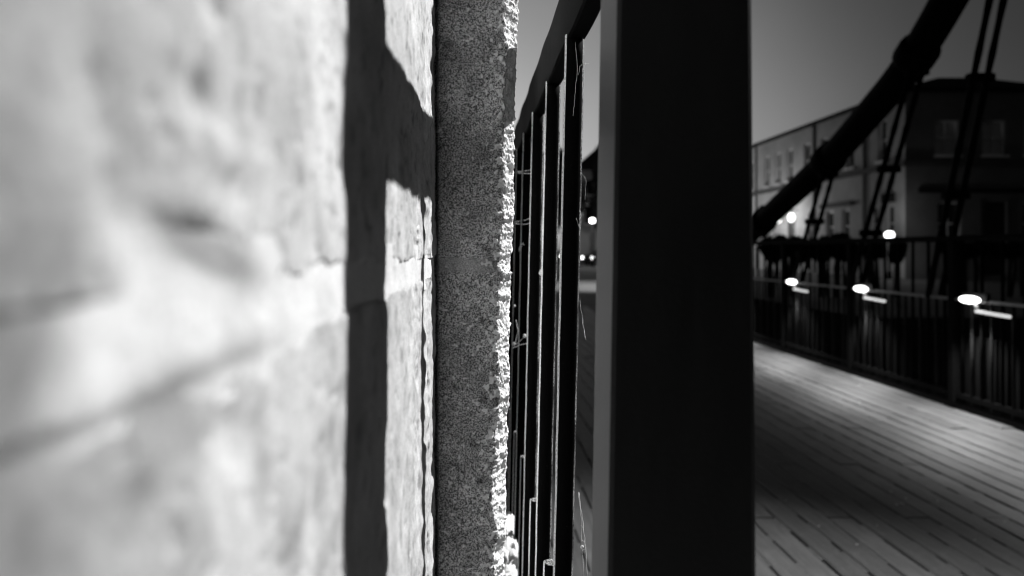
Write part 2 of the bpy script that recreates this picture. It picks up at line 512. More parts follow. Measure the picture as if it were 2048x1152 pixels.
under(grid('mortar_joint', P, M['lime_mortar'], None, st), pier)

# projecting strip: front face + rounded right arris + right return
def front_block(z0, z1, nz, zj, sg, seed, inset=0.0):
    zz = np.linspace(z0, z1, nz)
    sF = np.arange(-.003, .0666, .0006)         # distance along the front face from the inner corner
    rad = .027; na = 70
    XL = wall_x(YF)
    sA = np.linspace(0, math.pi / 2, na)
    sR = np.arange(.0015, .34, .006)
    rows_x = []; rows_y = []; nxs = []; nys = []
    for s_ in sF: rows_x.append(('F', s_)); 
    for a in sA: rows_x.append(('A', a))
    for s_ in sR: rows_x.append(('R', s_))
    n_ = len(rows_x)
    X = np.zeros((n_, nz)); Yq = np.zeros((n_, nz)); NX = np.zeros(n_); NY = np.zeros(n_); C = np.zeros((n_, nz))
    xe = .0428 + .0245 * zz - .0005
    dch = np.clip(.0125 + .0036 * fbm(zz, 0, 0, .05, 3, seed + 40, .6) + .0022 * fbm(zz, 3, 0, .012, 3, seed + 41, .65), .005, .022); tn = 1.9; nn = math.hypot(1, tn)
    for i, (k, v) in enumerate(rows_x):
        if k == 'F':
            tt = (v + .003) / .0696
            X[i] = XL - .003 + (xe - dch - XL + .003) * np.clip(tt, 0, 1); Yq[i] = YF; NX[i] = 0; NY[i] = -1
        elif k == 'A':
            tt = v / (math.pi / 2) * .985 + .015
            X[i] = xe - dch + dch * tt; Yq[i] = YF + dch * tn * tt; NX[i] = tn / nn; NY[i] = -1 / nn
        else:
            X[i] = xe; Yq[i] = YF + dch * tn + v; NX[i] = 1; NY[i] = 0
    Zq = np.broadcast_to(zz, (n_, nz)).copy()
    h = .0009 * fbm(X, Yq, Zq, .05, 2, seed) + .0005 * fbm(X, Yq, Zq, .010, 3, seed + 3)
    near = np.clip((X - (xe - dch - .010)) / .010, 0, 1)
    lump = fbm(X, Yq, Zq, .0062, 3, seed + 9, .6)
    h += near * (.0012 * lump + .0005 * vnoise(X * 520, Yq * 520, Zq * 520, seed + 5)) + .00022 * vnoise(X * 700, Yq * 700, Zq * 700, seed + 6)
    chip = np.clip(fbm(X, Yq, Zq, .03, 3, seed + 14) - .25, 0, 1)
    h -= near * .004 * chip + inset
    fr = (X < xe - dch)
    rim = np.clip((X - (xe - dch - .020)) / .020, 0, 1) * fr
    knob = fbm(X, Yq, Zq, .0048, 3, seed + 51, .65)
    h += rim ** 1.4 * .0034 * np.clip(knob, -.3, 1)
    edge = zj + .003 * vnoise(X * 45, 2.2, 0, seed) + .0012 * vnoise(X * 220, 2.2, 0, seed + 1)
    h += joint_dip(Zq, edge, sg, .0042)
    # open seam in the inner corner
    h -= .010 * np.exp(-((X - XL) / .0022) ** 2) * (NY[:, None] < -.9)
    X2 = X + NX[:, None] * h; Y2 = Yq + NY[:, None] * h
    st = 1 + .24 * fbm(X, Yq, Zq, .05, 4, seed + 20) 
    st *= 1 - .35 * np.clip(fbm(X, Yq, Zq, .012, 2, seed + 24) - .45, 0, 1) * 2
    for dx, dz, r_ in ((.078 - .04, -.138, .0022), (.028, -.243, .0035), (.040, -.257, .0035), (.030, -.075, .002)):
        st *= 1 - .7 * np.exp(-((X - dx + .02) ** 2 + (Zq - dz) ** 2) / (2 * r_ ** 2))
    pale = np.clip((X - (xe - dch)) / .002, 0, 1) * np.clip(1.0 + .5 * lump, .5, 1)  # light on the arris painted in as a near-white colour
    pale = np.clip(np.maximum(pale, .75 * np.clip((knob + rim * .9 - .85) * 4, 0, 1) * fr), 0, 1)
    return np.stack([X2, Y2, Zq], -1), st, pale
P, st, pl = front_block(-.0085, .42, 620, -.0085, 1, 101)
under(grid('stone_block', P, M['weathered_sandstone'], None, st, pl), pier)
P, st, pl = front_block(-.50, -.0235, 700, -.0235, -1, 131)
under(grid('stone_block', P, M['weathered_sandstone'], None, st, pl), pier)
P, st, pl = front_block(-.033, .001, 60, -1, 1, 101, .0016)
under(grid('mortar_joint', P, M['grey_mortar'], None, st, pl), pier)
# side return of the joint + the core of the pier behind, and the courses above and below the frame
g = MB(); g.box(-.80, .028, .795, 1.09, -.60, .60); g.box(-.80, -.072, -.30, .80, -.60, .60)
under(g.build('stone_core', M['weathered_sandstone']), pier)
for (z0, z1) in ((DZ - 3, -.905), (-.900, -.625), (.525, .90), (.905, 1.28), (1.285, 1.66), (1.665, 2.05)):
    g = MB(); g.box(-.80, -.062, -.30, .79, z0, z1, .004)
    under(g.build('stone_block', M['pale_dressed_stone']), pier)
    zo = z1 if z1 < 0 else z1
    g = MB(); g.box(-.80, .035 if z1 < 0 else .05, .795, 1.09, z0, z1, .004)
    under(g.build('stone_block', M['weathered_sandstone']), pier)
for o in pier.children:
    if 'stain_shade' not in o.data.attributes:
        at = o.data.attributes.new('stain_shade', 'FLOAT', 'POINT'); at.data.foreach_set('value', np.ones(len(o.data.vertices), np.float32))

# broken coping stone at the foot of the pier
def rock(name, c, r, seed, m):
    b_ = MB(); b_.ball((0, 0, 0), 1, 1, 1, 60, 40)
    v = np.array(b_.v)
    v = np.sign(v) * np.abs(v) ** .62
    h = 1 + .26 * fbm(v[:, 0], v[:, 1], v[:, 2], .9, 5, seed, .6)
    v = v * h[:, None] * np.array(r)
    b_.v = [tuple(q) for q in v]
    o = b_.build(name, m); o.location = c
    return o
tag(rock('coping_stone', (.064, 1.33, -.565), (.024, .10, .05), 3, M['lime_mortar']), 'pale broken coping stone low between the pier and the railing bars', 'stone')
ob = bpy.data.objects['coping_stone']
at_ = ob.data.attributes.new('stain_shade', 'FLOAT', 'POINT'); at_.data.foreach_set('value', np.ones(len(ob.data.vertices), np.float32))

# ================================================================== NEAR POST (out of focus, right of centre)
post = empty('end_post', (.13, .476, DZ), 'broad black square post standing close at the end of the near railing', 'post')
g = MB()
def prof_sweep(b_, ring, zs, fn):
    o = len(b_.v); k = len(ring)
    for z in zs:
        for (u, v) in ring: b_.v.append(fn(u, v, z))
    for i in range(len(zs) - 1):
        for j in range(k):
            a = o + i * k + j; c = o + i * k + (j + 1) % k
            b_.f.append((a, c, c + k, a + k)); b_.sm.append(False)
    b_.f.append(tuple(o + (len(zs) - 1) * k + j for j in range(k))); b_.sm.append(False)
    b_.f.append(tuple(o + k - 1 - j for j in range(k))); b_.sm.append(False)
def rect(e):
    return [(e, 0), (1 - e, 0), (1, e), (1, 1 - e), (1 - e, 1), (e, 1), (0, 1 - e), (0, e)]
YP0, YP1 = .445, .507
def pf(u, v, z):
    xl = .0862 + .0165 * z; xr = .1726 - .0075 * z
    return (xl + (xr - xl) * u - .13, YP0 + (YP1 - YP0) * v - .476, z - DZ)
prof_sweep(g, rect(.03), [DZ, -.6, -.2, 0, .2, .40], pf)
g.build('shaft', M['post'], post)
g = MB(); g.box(-.056, .056, -.044, .044, .402 - DZ, .425 - DZ, .005)
g.tube([(0, 0, .424 - DZ), (0, 0, .44 - DZ), (0, 0, .452 - DZ)], [.03, .036, .012], 16)
g.build('cap', M['post'], post)
g = MB(); g.box(-.07, .07, -.055, .055, .0, .02, .004)
g.build('base_plate', M['post'], post)

# ================================================================== NEAR RAILING
LEAN = .022
rail = empty('iron_railing', (.102, .5, DZ), 'near black iron railing of tall and short bars running away beside the pier', 'railing')
T = __import__('mathutils').Matrix.Translation(-Vector(rail.location))
def rpart(o): o.parent = rail; o.matrix_parent_inverse = T; return o
g = MB()
ZT, ZB, XL, XR = .271, .208, .0928, .1112
e = .0022
ring = [(XL, ZB + e), (XL + e, ZB), (XR - e, ZB), (XR, ZB + e), (XR, ZT - e), (XR - e, ZT), (XL + e, ZT), (XL, ZT - e)]
ys = list(np.concatenate([np.linspace(.5085, 3.0, 90), np.linspace(3.1, 9.0, 20)]))
for i, y in enumerate(ys):
    for (x, z) in ring:
        g.v.append((x + .0006 * math.sin(y * 31) + random.uniform(-.0002, .0002), y, z + .0007 * math.sin(y * 23 + 1)))
k = len(ring)
for i in range(len(ys) - 1):
    for j in range(k):
        a = i * k + j; c = i * k + (j + 1) % k
        g.f.append((a, a + k, c + k, c)); g.sm.append(False)
g.f.append(tuple(range(k))); g.sm.append(False); g.f.append(tuple((len(ys) - 1) * k + k - 1 - j for j in range(k))); g.sm.append(False)
rpart(g.build('handrail', M['iron']))
g = MB(); g.box(.058, .082, .5085, 9.0, DZ + .08, DZ + .10)
rpart(g.build('bottom_rail', M['iron']))
def bar_mb(r_, z0, z1, wob):
    b_ = MB()
    zs = list(np.linspace(z0, z1, 60))
    b_.tube([(.096 + LEAN * z, 0, z) for z in zs], [r_ * (1 + .03 * vnoise(z * 40, wob, 0, 3)) for z in zs], 36)
    b_.v = [(float(x), float(y), float(z)) for x, y, z in b_.v]
    return b_
def light_edges(o):  # paints the bars' edge light onto faces picked by normal
    me = o.data; me.materials.append(M['lit_edge']); me.materials.append(M['speck_lit'])
    for p in me.polygons:
        if p.normal.x < -.90: p.material_index = 1
        elif p.normal.x > .80 or abs(p.normal.z) > .8: p.material_index = 2
tb = bar_mb(.0098, DZ + .06, ZB + .004, 1.0).build('tall_bar', M['iron']); rpart(tb)
sb = bar_mb(.0092, DZ + .06, -.352, 5.0).build('short_bar', M['iron']); rpart(sb)
light_edges(tb); light_edges(sb)
tb.location = (0, .717, 0); sb.location = (0, .817, 0)
for i in range(1, 41):
    c = copy_obj(tb, rail, (random.uniform(-.0008, .0008), .717 + .2 * i + random.uniform(-.004, .004), 0)); c.matrix_parent_inverse = T
    c = copy_obj(sb, rail, (random.uniform(-.0008, .0008), .817 + .2 * i + random.uniform(-.004, .004), random.uniform(-.006, .006))); c.matrix_parent_inverse = T
c = copy_obj(sb, rail, (0, .617, 0)); c.matrix_parent_inverse = T
g = MB(); g.box(.055, .118, 9.0, 9.06, DZ - .1, .33, .004)
rpart(g.build('far_post', M['iron']))
# girder under the near edge
g = MB(); g.box(.04, .17, -3.1, 13.2, DZ - .28, DZ - .002, .006)
tag(g.build('deck_edge_girder', M['iron_far']), kind='structure')

# cobwebs spun between the bars
def web(label, strands, r_=.00022, blobs=()):
    r0 = empty('cobweb', strands[0][0], label, 'cobweb', 'cobwebs on the near railing')
    Tw = __import__('mathutils').Matrix.Translation(-Vector(strands[0][0]))
    for s_ in strands:
        b_ = MB(); p = [Vector(q) for q in s_]; pts = []
        for i in range(len(p) - 1):
            for t in np.linspace(0, 1, 7)[:-1]:
                q = p[i].lerp(p[i + 1], t); q += Vector((random.uniform(-1, 1), random.uniform(-1, 1), random.uniform(-1, 1))) * .0004
                pts.append(q)
        pts.append(p[-1]); b_.tube(pts, r_, 4)
        o = b_.build('strand', M['silk'], r0); o.matrix_parent_inverse = Tw
    for (c, s_) in blobs:
        b_ = MB(); b_.ball(c, s_, s_ * .8, s_ * 1.2, 7, 5)
        o = b_.build('silk_lump', M['silk'], r0); o.matrix_parent_inverse = Tw
def at(X, Y, y): return ((X - 946) / 1450 * y, y, (500 - Y) / 1450 * y)
web('fine cobweb strands hanging down the right edge of the nearest tall bar', [
    [at(1151, 85, .70), at(1155, 140, .70), at(1150, 190, .70), at(1146, 232, .70)],
    [at(1166, 75, .70), at(1168, 150, .70), at(1165, 230, .70)],
    [at(1157, 150, .70), at(1160, 132, .69), at(1170, 126, .69), at(1178, 128, .69)],
    [at(1171, 126, .69), at(1166, 140, .69)],
    [at(1160, 345, .70), at(1172, 358, .70), at(1170, 400, .70)],
    [at(1153, 436, .70), at(1160, 458, .70), at(1164, 440, .70)]], .00012)
web('long pale cobweb stretched low between the nearest tall bar and the black post', [
    [at(1157, 985, .70), at(1163, 1040, .68), at(1164, 1090, .67), at(1168, 1152, .66)],
    [at(1158, 985, .70), at(1166, 1045, .68), at(1171, 1092, .66), at(1175, 1152, .64)],
    [at(1162, 1050, .68), at(1166, 1056, .68)], [at(1164, 1080, .67), at(1171, 1084, .66)],
    [at(1163, 1092, .67), at(1171, 1090, .66)], [at(1165, 1100, .67), at(1172, 1096, .66)],
    [at(1160, 600, .70), at(1165, 640, .69), at(1172, 680, .66)]], .00013, [(at(1164, 1094, .67), .0016)])
web('upper cobweb rung strung level between the far bars beside the pier edge', [
    [at(1034, 346, 1.35), at(1050, 347, 1.3), at(1069, 348, 1.13)], [at(1034, 343, 1.35), at(1052, 342, 1.3), at(1068, 339, 1.13)]], .0005, [(at(1066, 353, 1.13), .0014)])
web('lower cobweb rung strung level between the far bars beside the pier edge', [
    [at(1031, 447, 1.35), at(1048, 449, 1.3), at(1066, 445, 1.13)], [at(1031, 444, 1.35), at(1050, 440, 1.3), at(1064, 436, 1.13)]], .0005)
web('small curled tuft of cobweb on the far bars above the mortar joint', [
    [at(1038, 500, 1.2), at(1040, 492, 1.2), at(1047, 485, 1.2)], [at(1039, 496, 1.2), at(1043, 488, 1.2), at(1049, 489, 1.2)],
    [at(1038, 503, 1.2), at(1041, 498, 1.2), at(1044, 491, 1.2)]], .0004)
web('ragged cobweb clump with pale scraps low beside the pier edge', [
    [at(1024, 690, 1.3), at(1036, 686, 1.3), at(1054, 668, 1.2)], [at(1024, 697, 1.3), at(1040, 690, 1.3), at(1054, 687, 1.2)],
    [at(1032, 640, 1.3), at(1036, 662, 1.3), at(1030, 690, 1.3)]], .0006, [(at(1049, 672, 1.2), .003), (at(1027, 688, 1.3), .003), (at(1029, 612, 1.3), .002)])
web('pale lump of cobweb stuck on the edge of the third tall bar', [
    [at(1080, 540, 1.1), at(1083, 548, 1.1), at(1084, 556, 1.1)]], .0006, [(at(1082, 546, 1.09), .0034), (at(1084, 540, 1.09), .0018), (at(1087, 551, 1.09), .002)])

# ================================================================== FAR RAILING
XF = 3.58
fr = empty('iron_railing', (XF, 5, DZ), 'far black iron railing on the other side of the deck, carrying small lamps', 'railing')
T2 = __import__('mathutils').Matrix.Translation(-Vector(fr.location))
def fpart(o): o.parent = fr; o.matrix_parent_inverse = T2; return o
g = MB(); g.tube([(XF, y, .085) for y in (-3, 2, 6, 10, 13.1)], .024, 12); fpart(g.build('handrail', M['cable']))
g = MB(); g.box(XF - .018, XF + .018, -3, 13.1, -.372, -.352); fpart(g.build('middle_rail', M['rail_lamplit']))
g = MB(); g.box(XF - .012, XF + .012, -3, 13.1, DZ + .09, DZ + .13); fpart(g.build('bottom_rail', M['cable']))
g = MB(); g.box(XF + .022, XF + .03, -3, 13.1, DZ + .06, -.62); fpart(g.build('kick_plate', M['cable']))
g = MB(); g.tube([(XF, 0, DZ + .06), (XF, 0, .083)], .0125, 10); a = fpart(g.build('tall_bar', M['cable']))
g = MB(); g.tube([(XF, 0, DZ + .06), (XF, 0, -.353)], .011, 10); b_ = fpart(g.build('short_bar', M['far_bar']))
a.location = (0, -2.9, 0); b_.location = (0, -2.8, 0)
for i in range(1, 80):
    c = copy_obj(a, fr, (0, -2.9 + .2 * i, 0)); c.matrix_parent_inverse = T2
    c = copy_obj(b_, fr, (0, -2.8 + .2 * i, 0)); c.matrix_parent_inverse = T2
g = MB(); g.box(XF - .030, XF + .030, 6.83, 6.90, DZ + .06, .07, .006); pp = fpart(g.build('rail_post', M['cable']))
for dy in (-5.88, -4.41, -2.94, -1.47, 1.47, 2.94, 4.41, 5.88):
    c = copy_obj(pp, fr, (0, dy, 0)); c.matrix_parent_inverse = T2

# lamps on the far railing, lighting the deck
lamp_spots = [(8.01, 'far rail lamp nearest the foot of the chain, glowing white'), (6.58, 'middle one of the glowing white lamps on the far rail'),
              (5.14, 'largest glowing white rail lamp, at the right end of the row'), (3.78, 'rail lamp just outside the right edge of the view'), (9.67, 'rail lamp hidden behind the black post beside the foot of the chain')]
proto = None
for (y, lab) in lamp_spots:
    if lab is None: lab = 'glowing white lamp on the far rail out of view'
    r0 = empty('rail_lamp', (XF - .06, y, -.352), lab, 'lamp', 'lamps along the far rail')
    if proto is None:
        g = MB(); g.ball((0, 0, 0), .040, .098, .027, 18, 10); le = g.build('lens', M['lamp_glow'], r0)
        g = MB(); g.box(.03, .06, -.13, .13, -.012, .05, .004); bk = g.build('bracket', M['iron_far'], r0)
        g = MB(); g.tube([(-.01, -.08, -.075), (-.01, -.40, -.085)], .011, 8); ba = g.build('light_bar', M['tube_glow'], r0)
        g = MB(); g.tube([(.0, -.06, -.03), (-.01, -.10, -.075)], .009, 8); ar = g.build('arm', M['frame_paint'], r0)
        proto = (le, bk, ba, ar)
    else:
        for q in proto: copy_obj(q, r0)
    d = bpy.data.lights.new('rail_lamp_light', 'SPOT'); d.energy = 78; d.spot_size = R(118); d.spot_blend = .8; d.shadow_soft_size = .04
    o = bpy.data.objects.new('rail_lamp_light', d); col.objects.link(o)
    o.location = (XF - .13, y - .02, -.44); o.parent = None
    o.rotation_euler = (Vector((-.20, -.1, -.9))).to_track_quat('-Z', 'Y').to_euler()

# ================================================================== SUSPENSION CHAIN AND HANGERS
XC = 3.76
ch = empty('suspension_cable', (XC, 6, 1.6), 'thick dark suspension cable slanting down across the sky to the rail', 'cable')
T3 = __import__('mathutils').Matrix.Translation(-Vector(ch.location))
key = [(2.0, 5.7), (3.6, 3.85), (4.6, 2.92), (5.68, 2.02), (6.19, 1.60), (7.55, .99), (9.43, .36), (11.5, -.30), (13.1, -.85)]
def cz(y):
    for (a, za), (c, zc) in zip(key[:-1], key[1:]):
        if a <= y <= c: return za + (zc - za) * (y - a) / (c - a)
    return key[-1][1]
def smooth(y): return sum(cz(min(13.1, max(2.0, y + d))) for d in (-.3, -.15, 0, .15, .3)) / 5
g = MB(); ysc = list(np.linspace(2.0, 13.1, 70))
g.tube([(XC, y, smooth(y)) for y in ysc], [.134] * 70, 20)
o = g.build('cable', M['cable']); o.parent = ch; o.matrix_parent_inverse = T3
collars = [3.85, 5.0, 6.15, 7.68, 9.4, 11.2]
for y in collars:
    z = smooth(y); d = Vector((0, .1, smooth(y + .05) - smooth(y - .05))).normalized()
    c = Vector((XC, y, z))
    g = MB(); g.tube([c - d * .09, c - d * .06, c + d * .06, c + d * .09], [.158, .166, .166, .158], 20)
    up = Vector((0, -d.z, d.y))
    for s_ in (1, -1):
        f = c + up * .175 * s_
        g.tube([f - d * .05, f + d * .05], [.035, .035], 10)
    o = g.build('collar', M['cable']); o.parent = ch; o.matrix_parent_inverse = T3
hl = {3.85: 'paired hanger rods out of view above the frame', 5.0: 'paired dark hanger rods at the right, crossing the dark end wall of the building',
      6.15: 'paired dark hanger rods in the middle, dropping from the upper cable collar', 7.68: 'paired dark hanger rods at the left, dropping from the lower cable collar',
      9.4: 'paired hanger rods hidden behind the post', 11.2: 'short paired hanger rods hidden near the bank'}
for y in collars[1:4]:
    zt = smooth(y) - .15; yb = y + (.52 if y > 4 else .5); yb = {5.0: 5.69, 6.15: 6.87, 7.68: 8.10}.get(y, yb)
    hg = empty('hanger', (XC, y, zt), hl[y], 'hanger rods', 'hanger rods of the suspension cable')
    for s_ in (-.062, .062):
        g = MB()
        p0 = Vector((s_, s_ * .3, 0)); p1 = Vector((XF + .04 - XC + s_, yb - y + s_ * .3, -.37 - zt))
        pts = [p0.lerp(p1, t) for t in np.linspace(0, 1, 26)]
        g.tube(pts, [.022 + (.004 if i % 3 == 0 else 0) for i in range(26)], 8)
        g.build('rod', M['cable'], hg)
    for t in (.42, .72):
        c = p0.lerp(p1, t) - Vector((.062, .018, 0))
        g = MB(); g.box(c.x - .095, c.x + .095, c.y - .035, c.y + .035, c.z - .03, c.z + .03, .008)
        g.build('coupling', M['cable'], hg)
    g = MB(); g.box(-.09, .09, -.05, .05, -.03, .06, .01); g.build('clevis', M['cable'], hg)

# ================================================================== CORNER BUILDING
XB, YB = 18.0, 30.2
bd = empty('corner_building', (XB, YB, DZ), 'stone corner building with a dark hipped roof beyond the far railing', 'building')
def bp(o, p=bd):
    o.parent = p; o.matrix_parent_inverse = __import__('mathutils').Matrix.Translation(-Vector(bd.location)) ; return o
X1, Y1, ZE = 24.5, 62.0, 6.60
sidewin = []      # windows of the long side wall: (y0, y1, z0, z1)
upw = [31.9, 34.6, 37.2, 39.1, 41.2, 42.8, 44.4, 47.0, 49.2, 51.4, 53.6, 55.8, 58.0]
for y in upw: sidewin.append((y - .36, y + .36, 3.92, 5.75))
loww = [(31.35, .34), (32.6, .34), (35.05, .36), (36.6, .36), (38.6, .34), (43.6, .36), (45.6, .36), (48.0, .36), (50.4, .36), (53, .36), (55.6, .36)]
for y, hw in loww: sidewin.append((y - hw, y + hw, .35, 1.95))
sidedoor = (40.5, 41.5, DZ + .12, 1.75)
def holed_wall(axis, c0, c1, z0, z1, holes, face, inward, depth):
    """wall panel split round rectangular openings, with reveals; axis 'y' => plane x=face, axis 'x' => plane y=face"""
    b_ = MB()
    us = sorted({c0, c1, *[h_[0] for h_ in holes], *[h_[1] for h_ in holes]}); zs = sorted({z0, z1, *[h_[2] for h_ in holes], *[h_[3] for h_ in holes]})
    def pt(u, z, d=0): return (face + inward * d, u, z) if axis == 'y' else (u, face + inward * d, z)
    for i in range(len(us) - 1):
        for j in range(len(zs) - 1):
            um, zm = (us[i] + us[i + 1]) / 2, (zs[j] + zs[j + 1]) / 2
            if any(h_[0] < um < h_[1] and h_[2] < zm < h_[3] for h_ in holes): continue
            q = [pt(us[i], zs[j]), pt(us[i + 1], zs[j]), pt(us[i + 1], zs[j + 1]), pt(us[i], zs[j + 1])]
            b_.poly(q if axis == 'x' else q[::-1])
    for h_ in holes:
        c = [(h_[0], h_[2]), (h_[1], h_[2]), (h_[1], h_[3]), (h_[0], h_[3])]
        for k in range(4):
            a, e_ = c[k], c[(k + 1) % 4]
            q = [pt(*a), pt(*a, depth), pt(*e_, depth), pt(*e_)]
            b_.poly(q if axis == 'x' else q[::-1])
    return b_
bp(holed_wall('y', YB, Y1, DZ - .1, ZE, sidewin + [sidedoor], XB, 1, .22).build('side_wall', M['facade_stone']))
endwin = [(19.25, 20.25, 3.95, 5.42), (21.22, 22.2, 3.95, 5.42), (22.95, 23.9, 3.95, 5.42), (19.35, 20.35, .2, 2.0), (22.9, 23.8, .2, 2.0)]
enddoor = (21.22, 22.25, DZ + .12, 2.0)
bp(holed_wall('x', XB + .002, X1, DZ - .1, ZE, endwin + [enddoor], YB, 1, .22).build('end_wall', M['facade_shaded']))
g = MB(); g.poly([(X1, YB, DZ), (X1, Y1, DZ), (X1, Y1, ZE), (X1, YB, ZE)]); g.poly([(X1, Y1, DZ), (XB, Y1, DZ), (XB, Y1, ZE), (X1, Y1, ZE)])
bp(g.build('rear_wall', M['facade_shaded']))
g = MB(); o_ = .18
A = [(XB - o_, YB - o_), (X1 + o_, YB - o_), (X1 + o_, Y1 + o_), (XB - o_, Y1 + o_)]
Bq = [(20.55, 32.05), (22.3, 32.05), (22.3, 60), (20.55, 60)]
zr = 7.62
for k in range(4):
    a, c, d, e_ = A[k], A[(k + 1) % 4], Bq[(k + 1) % 4], Bq[k]
    g.poly([(*a, ZE + .14), (*c, ZE + .14), (*d, zr), (*e_, zr)])
    g.poly([(*a, ZE - .02), (*c, ZE - .02), (*c, ZE + .14), (*a, ZE + .14)])
g.poly([(*q, zr) for q in Bq]); g.poly([(*q, ZE - .02) for q in A][::-1])
rf = bp(g.build('roof', M['slate']))
g = MB(); g.box(XB - .13, XB, YB - .13, Y1, 3.48, 3.72); g.box(XB, X1 + .1, YB - .13, YB - .001, 3.48, 3.72)
bp(g.build('string_course', M['facade_trim']))
g = MB(); g.box(XB + .55, X1, YB - .09, YB - .001, 2.38, 2.56); bp(g.build('fascia_band', M['slate']))
g = MB(); g.box(XB - .16, XB - .001, 34.3, 37.4, 2.12, 2.34); bp(g.build('window_hood', M['facade_trim']))
g = MB(); g.box(XB - .12, XB - .001, 30.9, 31.8, 2.06, 2.45); bp(g.build('window_hood', M['slate']))
g = MB()
for y in (33.3, 38.2, 46.0, 52.4): g.box(XB - .09, XB - .001, y - .05, y + .05, DZ, ZE - .03)
bp(g.build('pilaster_strip', M['facade_trim']))
def window(axis, h_, face, inward, lit=False, arch=False):
    u0, u1, z0, z1 = h_
    def bx(b_, a, c, z_, z2, d0, d1):
        lo_, hi_ = sorted((face + inward * d0, face + inward * d1))
        if axis == 'y': b_.box(lo_, hi_, a, c, z_, z2)
        else: b_.box(a, c, lo_, hi_, z_, z2)
    t = .075; b_ = MB()
    bx(b_, u0, u0 + t, z0, z1, .10, .19); bx(b_, u1 - t, u1, z0, z1, .10, .19)
    bx(b_, u0 + t, u1 - t, z0, z0 + t, .10, .19); bx(b_, u0 + t, u1 - t, z1 - t, z1, .10, .19)
    zm = (z0 + z1) / 2; bx(b_, u0 + t, u1 - t, zm - .03, zm + .03, .11, .18)
    if u1 - u0 > .8: bx(b_, (u0 + u1) / 2 - .015, (u0 + u1) / 2 + .015, z0 + t, z1 - t, .125, .165)
    f = bp(b_.build('window', M['frame_paint']))
    b_ = MB(); bx(b_, u0 + .02, u1 - .02, z0 + .02, z1 - .02, .195, .205)
    p_ = b_.build('pane', M['pale_pane' if axis == 'x' and z0 > 3 else 'glass']); p_.parent = f; 
    b_ = MB(); bx(b_, u0 - .08, u1 + .08, z0 - .10, z0 - .002, -.10, .09)
    s_ = b_.build('sill', M['frame_paint']); s_.parent = f
for h_ in sidewin: window('y', h_, XB, 1)
for h_ in endwin: window('x', h_, YB, 1)
g = MB(); g.box(XB + .13, XB + .20, sidedoor[0], sidedoor[1], sidedoor[2], sidedoor[3]); bp(g.build('door', M['door_paint']))
g = MB(); g.box(enddoor[0], enddoor[1], YB + .13, YB + .20, enddoor[2], enddoor[3]); bp(g.build('door', M['door_paint']))
g = MB(); g.box(enddoor[1] + .003, enddoor[1] + .12, YB - .05, YB + .10, DZ, 2.1); g.box(enddoor[0] - .12, enddoor[0] - .003, YB - .05, YB + .10, DZ, 2.1); bp(g.build('door_frame', M['facade_trim']))

def light(name, loc, e_, r_=.15):
    d = bpy.data.lights.new(name, 'POINT'); d.energy = e_; d.shadow_soft_size = r_
    o = bpy.data.objects.new(name, d); o.location = loc; col.objects.link(o); return o
# lanterns by the side door
for (y, z, s_, lab) in ((40.2, 1.80, 1.0, 'brighter glowing wall lantern to the right of the side door'), (41.85, 1.77, .8, 'smaller glowing wall lantern left of the side door, half behind the cable')):
    r0 = empty('wall_lantern', (XB - .35, y, z), lab, 'lantern', 'lanterns beside the door')
    g = MB(); g.ball((0, 0, 0), .17 * s_, .19 * s_, .27 * s_); g.build('globe', M['lantern_glow'], r0)
    g = MB(); g.tube([(.0, 0, .26 * s_), (.05, 0, .40), (.345, 0, .42)], .025, 8); g.tube([(0, 0, .25 * s_), (0, 0, .31 * s_)], [.12, .03], 10); g.build('bracket', M['iron_far'], r0)
    light('lantern_light', (XB - 1.7, y, z + .1), 105 * s_, .2)
# globe lamp on a short pillar at the corner
def post_lamp(name, loc, h_, r_, lab, e_, group, mname='far_glow'):
    r0 = empty(name, loc, lab, 'street lamp', group)
    g = MB(); g.tube([(0, 0, 0), (0, 0, .3), (0, 0, .32), (0, 0, h_ - r_)], [.10, .09, .05, .04], 10); g.build('pole', M['iron_far'], r0)
    g = MB(); g.ball((0, 0, h_), r_ * 1.2, r_ * 1.2, r_); g.build('globe', M[mname], r0)
    g = MB(); g.tube([(0, 0, h_ + r_ * .9), (0, 0, h_ + r_ * 1.5)], [r_ * .6, .01], 10); g.build('finial', M['iron_far'], r0)
    if e_ < 1000: light('street_lamp_light', (loc[0] - r_ * 2.2, loc[1] - r_ * 2.2, loc[2] + h_), e_, .2)
    else:
        d = bpy.data.lights.new('street_lamp_light', 'SPOT'); d.energy = e_; d.spot_size = R(112); d.spot_blend = .4; d.shadow_soft_size = .15
        o = bpy.data.objects.new('street_lamp_light', d); o.location = (loc[0] - .3, loc[1] - .3, loc[2] + h_ - .05); col.objects.link(o)
post_lamp('globe_lamp', (17.0, 29.6, DZ), 1.80, .15, 'low glowing globe lamp in front of the building corner', 40, 'lamps on the bank')
post_lamp('street_lamp', (8.42, 51.0, DZ), 3.25, .17, 'bright street lamp seen between the railing bars and the black post', 220, 'lamps on the bank', 'lamp_glow')
post_lamp('street_lamp', (4.75, 25.0, DZ), 3.4, .2, 'street lamp at the bridge end hidden behind the black post', 1500, 'lamps on the bank')
post_lamp('street_lamp', (14.6, 50.0, DZ), 3.6, .25, 'street lamp before the long wall hidden behind the cable foot', 500, 'lamps on the bank')
post_lamp('bollard_light', (7.08, 58.0, DZ), .70, .11, 'tiny glowing bollard light far off between the two nearest bars', 4, 'lamps on the bank')

